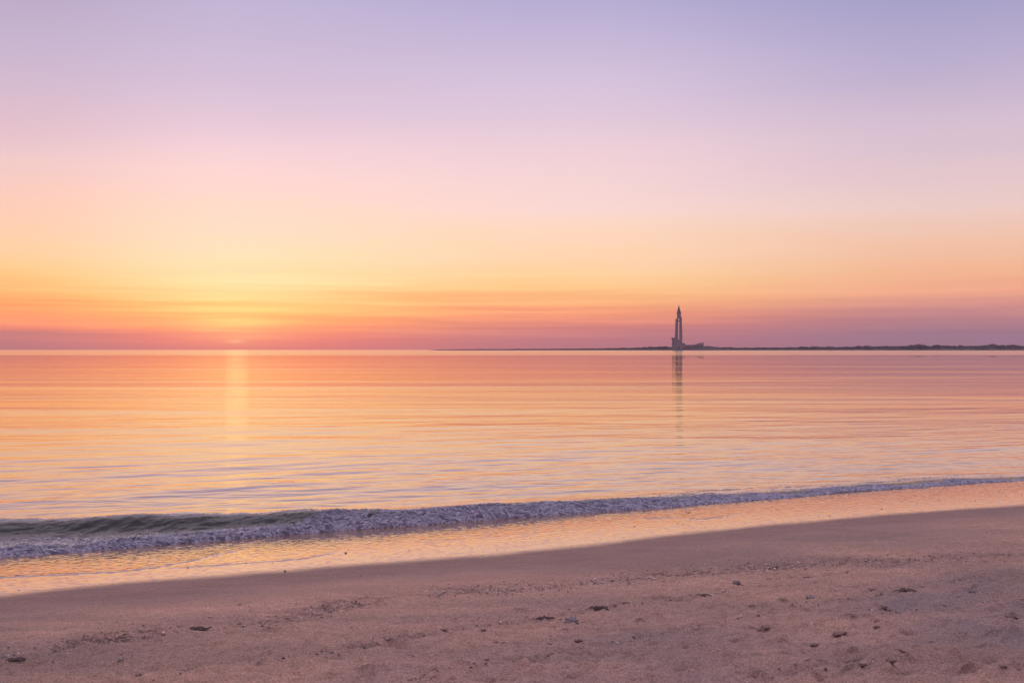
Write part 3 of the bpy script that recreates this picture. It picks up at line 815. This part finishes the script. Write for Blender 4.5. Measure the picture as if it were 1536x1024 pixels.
# ------------------------------------------------------------------ far shore
DT = 2000.0
KX = DT / F                                    # metres per photo pixel at the tower
def wx(px): return (px - HX) * KX
def wz(py): return H + (HY - py) * KX          # height of a photo row at the tower's distance

m_land, n, out = material('far_scrub')
geo = n.new('ShaderNodeNewGeometry')
cc = n.mix(n.noise(geo.outputs['Position'], 0.08, 4, .6), (0.035, 0.034, 0.03), (0.06, 0.052, 0.045))
n.l.new(principled(n, **{'Base Color': cc, 'Roughness': 0.95}).outputs[0], out.inputs[0])
m_leaf, n, out = material('far_foliage')
geo = n.new('ShaderNodeNewGeometry')
cc = n.mix(n.noise(geo.outputs['Position'], 0.15, 4, .6), (0.040, 0.048, 0.036), (0.085, 0.08, 0.065))
n.l.new(principled(n, **{'Base Color': cc, 'Roughness': 0.95}).outputs[0], out.inputs[0])
m_wall, n, out = material('old_stone')
geo = n.new('ShaderNodeNewGeometry')
cc = n.mix(n.noise(geo.outputs['Position'], 0.25, 5, .65), (0.15, 0.11, 0.115), (0.24, 0.18, 0.18))
bt = n.new('ShaderNodeTexBrick'); bt.inputs['Scale'].default_value = 0.6
bt.inputs['Color1'].default_value = (1, 1, 1, 1); bt.inputs['Color2'].default_value = (.86, .86, .86, 1); bt.inputs['Mortar'].default_value = (.7, .7, .7, 1)
n.l.new(n.mapping(geo.outputs['Position'], rot=(PI / 2, 0, 0)), bt.inputs['Vector'])
cc = n.mix(1.0, cc, bt.outputs['Color'], 'MULTIPLY')
n.l.new(principled(n, **{'Base Color': cc, 'Roughness': 0.9}).outputs[0], out.inputs[0])
m_slate, n, out = material('spire_slate')
geo = n.new('ShaderNodeNewGeometry')
cc = n.mix(n.noise(geo.outputs['Position'], 0.4, 4, .6), (0.05, 0.04, 0.05), (0.09, 0.07, 0.08))
n.l.new(principled(n, **{'Base Color': cc, 'Roughness': 0.7}).outputs[0], out.inputs[0])
m_glass, n, out = material('dark_window')
n.l.new(principled(n, **{'Base Color': (0.03, 0.03, 0.035), 'Roughness': 0.15}).outputs[0], out.inputs[0])

# the low spit of land: heights follow the photographed outline
LX = np.array([640, 655, 700, 800, 880, 960, 1000, 1010, 1058, 1066, 1080, 1100, 1150, 1250, 1350, 1450, 1536, 1800, 2400])
LH = np.array([.0, .9, 1.3, 1.6, 2.0, 2.4, 3.4, 5.2, 7.8, 6.2, 3.8, 2.4, 2.4, 2.8, 3.4, 4.2, 4.4, 4.6, 4.6]) * 1.0   # metres of bare ground
xs = np.linspace(wx(636), wx(2500), 900)
def lrow(xc):
    return np.interp((xc / KX) + HX, LX, LH)
def ly(xc):  # front shoreline distance
    return DT + 26 * np.array(perlin(np.asarray(xc) * 0.006, np.asarray(xc) * 0 + 2.5, 5)) + 8 * np.array(perlin(np.asarray(xc) * 0.03, np.asarray(xc) * 0, 6)) - 25
prof = [(-2, -1.5), (0, -0.2), (3, .35), (8, .62), (16, .85), (30, 1.0), (60, 1.0), (140, .95), (300, .7), (460, 0.2), (500, -1.5)]
hh = lrow(xs)
X = np.array([xs for _ in prof]); Y = np.array([ly(xs) + p[0] for p in prof])
Z = np.array([hh * p[1] if p[1] > 0 else np.full_like(hh, p[1]) for p in prof])
Z[3:9] += 0.45 * fbm(X[3:9] * .05, Y[3:9] * .05, 4, 33) * np.minimum(1, hh)[None, :]
land = grid_mesh('land', X, Y, Z, m_land); tag(land, kind='structure')

# trees along the spit, one merged far-off wood (hundreds, one mass)
LTX = [640, 662, 700, 850, 940, 985, 1004, 1060, 1078, 1100, 1180, 1260, 1330, 1380, 1440, 1536, 2500]
LTH = [0.0, .5, 1.0, 1.5, 2.5, 4.0, 4.6, 2.4, 2.0, 3.0, 3.6, 4.2, 5.0, 6.0, 5.2, 6.2, 6.6]
def far_wood():
    r = random.Random(3); vs, fs = [], []
    def leafclump(cx, cy, cz, R, hh_):
        for _ in range(26):
            a, b = r.uniform(0, 2 * PI), r.uniform(-.4, 1.0); q = r.uniform(.55, 1.0)
            p = (cx + R * q * math.cos(a) * math.cos(b), cy + R * q * math.sin(a) * math.cos(b), cz + hh_ * q * math.sin(b) * .5)
            s = R * r.uniform(.28, .5); k = len(vs)
            t1 = r.uniform(0, 6.28); t2 = r.uniform(-.8, .8)
            for c_ in range(4):
                aa = t1 + c_ * PI / 2
                vs.append((p[0] + s * math.cos(aa), p[1] + s * math.sin(aa) * math.sin(t2), p[2] + s * .8 * math.sin(aa)))
            fs.append((k, k + 1, k + 2, k + 3))
    x_ = wx(655)
    while x_ < wx(1900):
        px = x_ / KX + HX; T_ = float(np.interp(px, LTX, LTH)); g = float(lrow(x_))
        v = 0.92 + 0.22 * float(perlin(np.array(x_ * .022), np.array(1.), 8)) + r.uniform(-.12, .14)
        if 1004 < px < 1060: T_ *= .5
        h_ = max(.5, T_ * v)
        if r.random() < .07: h_ *= 1.35
        leafclump(x_, float(ly(x_)) + r.uniform(8, 60), g * .9 + h_ * .42, h_ * r.uniform(.7, 1.1), h_ * 1.1)
        x_ += h_ * r.uniform(.2, .4) + .2
    me = bpy.data.meshes.new('far_wood'); me.from_pydata(vs, [], fs); me.materials.append(m_leaf)
    o = bpy.data.objects.new('far_wood', me); C.objects.link(o)
    tag(o, 'dark low line of distant trees and scrub along the far shore', 'wood', kind='stuff')
far_wood()

# the tower
TC = 1018.0; rz = -math.atan((TC - HX) / F)
tw = empty('stone_tower', (wx(TC), DT, 0.0), rz)
tag(tw, 'tall hazy tower with a pointed spire and a long open slot on the far shore', 'tower')
def tx(px): return (px - TC) * KX * math.cos(rz)
G0 = 1.5
def zz(py): return wz(py)
b = MB(); b.prism(tx(1011.6), tx(1023.9), -8.2, 8.2, G0, zz(509), tx(1012.0), tx(1023.5), -7.6, 7.6); b.build('base', m_wall, tw)
# two piers with the open slot between them
b = MB(); b.prism(tx(1012.05), tx(1017.5), -7.4, 7.4, zz(509), zz(480.6), tx(1013.3), tx(1017.5), -6.2, 6.2); b.prism(tx(1013.1), tx(1017.3), -6.3, 6.3, zz(480.6), zz(478.2)); b.build('pier', m_wall, tw)
b = MB(); b.prism(tx(1018.85), tx(1023.6), -7.4, 7.4, zz(509), zz(480.6), tx(1018.85), tx(1022.9), -6.2, 6.2); b.prism(tx(1019.0), tx(1023.0), -6.3, 6.3, zz(480.6), zz(475.8)); b.build('pier', m_wall, tw)
b = MB(); b.prism(tx(1017.3), tx(1019.0), -5.4, 5.4, zz(482.2), zz(480.0)); b.build('crossbeam', m_wall, tw)
b = MB(); b.prism(tx(1015.4), tx(1019.0), -5.3, 5.3, zz(478.1), zz(470.4), tx(1015.6), tx(1018.6), -4.2, 4.2)
b.prism(tx(1018.6), tx(1021.8), -4.9, 4.9, zz(475.8), zz(470.4), tx(1018.5), tx(1021.3), -4.1, 4.1); b.build('belfry', m_wall, tw)
b = MB(); b.prism(tx(1014.9), tx(1021.9), -4.9, 4.9, zz(470.4), zz(469.3)); b.build('cornice', m_wall, tw)
SC = 1018.35
b = MB(); b.frustum(tx(SC), 0, zz(469.3), zz(464.0), 3.2 * KX, 1.9 * KX, 8, PI / 8); b.frustum(tx(SC), 0, zz(464.0), zz(458.0), 1.9 * KX, .3, 8, PI / 8)
sp_ = b.build('spire', m_slate, tw)
b = MB(); b.frustum(tx(SC), 0, zz(458.0), zz(456.6), .3, .08, 6); b.frustum(tx(SC), 0, zz(458.4), zz(458.0), .6, .6, 8); b.build('finial', m_slate, sp_)
for px in (1015.45, 1021.25):
    b = MB(); b.frustum(tx(px), -3.6, zz(469.4), zz(467.3), .75, .12, 6); b.build('pinnacle', m_slate, tw)
for pz in (484, 491, 498):
    for px in (1014.8, 1021.2):
        yy = -6.2 - (pz - 480.6) / 28.4 * 1.2
        b = MB(); b.prism(tx(px) - .45, tx(px) + .45, yy - .06, yy + .4, zz(pz + 1.3), zz(pz)); b.build('window', m_glass, tw)
b = MB(); b.prism(tx(1017.2), tx(1019.2), -8.36, -7.9, G0, zz(519.8)); b.build('door', m_glass, tw)

ax = empty('annex_building', (wx(1009.6), DT - 1, 0.0), rz)
tag(ax, 'square stone annex with an overhanging top, at the left foot of the tower', 'building')
def axx(px): return (px - 1009.6) * KX
b = MB(); b.prism(axx(1007.6), axx(1011.75), -6, 6, G0, zz(511.2), axx(1007.9), axx(1011.9)); b.build('wall', m_wall, ax)
b = MB(); b.prism(axx(1007.8), axx(1011.9), -6.1, 6.1, zz(511.2), zz(508.2), axx(1007.2), axx(1012.0), -6.8, 6.8); b.build('overhang', m_wall, ax)
b = MB(); b.prism(axx(1007.1), axx(1012.0), -6.9, -6.2, zz(508.2), zz(506.2)); b.prism(axx(1007.1), axx(1011.6), 6.2, 6.9, zz(508.2), zz(506.4)); b.prism(axx(1007.1), axx(1007.6), -6.2, 6.2, zz(508.2), zz(506.4)); b.build('parapet', m_wall, ax)
for px in (1008.7, 1010.5):
    b = MB(); b.prism(axx(px) - .5, axx(px) + .5, -6.08, -5.6, zz(515.5), zz(513.8)); b.build('window', m_glass, ax)

wl_ = empty('low_stone_wall', (wx(1034), DT + 1, 0.0), rz * 1.02)
tag(wl_, 'low stone range running right from the tower foot to the hilltop fort', 'building')
def lx(px): return (px - 1034) * KX
b = MB(); b.prism(lx(1024.1), lx(1028.0), -5, 5, G0, zz(514.5)); b.build('gatehouse', m_wall, wl_)
b = MB(); b.prism(lx(1028.05), lx(1041.4), -4, 4, G0, zz(516.9)); b.build('wall', m_wall, wl_)
for k in range(6):
    q = lx(1029.6 + k * 2.1); b = MB(); b.prism(q - .5, q + .5, -4.07, -3.6, zz(520.3), zz(518.9)); b.build('window', m_glass, wl_)

ft = empty('hilltop_fort', (wx(1049), DT + 1, 0.0), rz * 1.04)
tag(ft, 'low ruined fort with a broken crenellated roofline, at the right end of the tower group', 'fort')
def fx(px): return (px - 1049) * KX
b = MB(); b.extrude([(fx(1041.5), G0), (fx(1055.5), G0), (fx(1055.6), zz(516.5)), (fx(1049.5), zz(515.2)), (fx(1046), zz(515.2)), (fx(1044), zz(516.0)), (fx(1041.5), zz(516.8))], -5, 5); b.build('wall', m_wall, ft)
b = MB(); b.prism(fx(1049.4), fx(1055.5), -4.6, 4.6, zz(516.2), zz(514.6)); 
for a_, c_, t_ in ((1049.6, 1051.2, 513.5), (1052.4, 1053.4, 514.0), (1053.9, 1055.3, 513.3)): b.prism(fx(a_), fx(c_), -4.5, 4.5, zz(514.6), zz(t_))
b.build('battlement', m_wall, ft)
for k in range(4):
    q = fx(1044.5 + k * 3); b = MB(); b.prism(q - .5, q + .5, -5.08, -4.6, zz(519.6), zz(518.1)); b.build('window', m_glass, ft)

# ------------------------------------------------------------------ haze over the water
m_haze = bpy.data.materials.new('haze_air'); m_haze.use_nodes = True; m_haze.node_tree.nodes.clear()
n = NT(m_haze.node_tree); out = n.new('ShaderNodeOutputMaterial')
pv = n.new('ShaderNodeVolumePrincipled'); pv.inputs['Color'].default_value = (0.92, 0.71, 0.76, 1); pv.inputs['Density'].default_value = 0.00006
pv.inputs['Anisotropy'].default_value = 0.2
n.l.new(pv.outputs[0], out.inputs['Volume'])
USE_HAZE = True
if USE_HAZE:
    b = MB(); b.prism(-6400, 6400, -2600, 6800, -3.0, 110.0); hz = b.build('haze', m_haze); tag(hz, kind='stuff')

# ------------------------------------------------------------------ camera and output
cam = bpy.data.cameras.new('camera'); co = bpy.data.objects.new('camera', cam); C.objects.link(co)
cam.sensor_width = 36; cam.lens = 36 * F / 1536
cam.clip_start = 0.05; cam.clip_end = 30000
co.location = (0, 0, H); co.rotation_euler = (PI / 2 + math.atan((HY - 512) / F), 0, 0)
sc = bpy.context.scene; sc.camera = co
sc.view_settings.view_transform = 'Standard'; sc.view_settings.look = 'None'; sc.view_settings.exposure = 0; sc.view_settings.gamma = 1
sc.cycles.max_bounces = 6; sc.cycles.volume_bounces = 1
sc.cycles.sample_clamp_indirect = 4
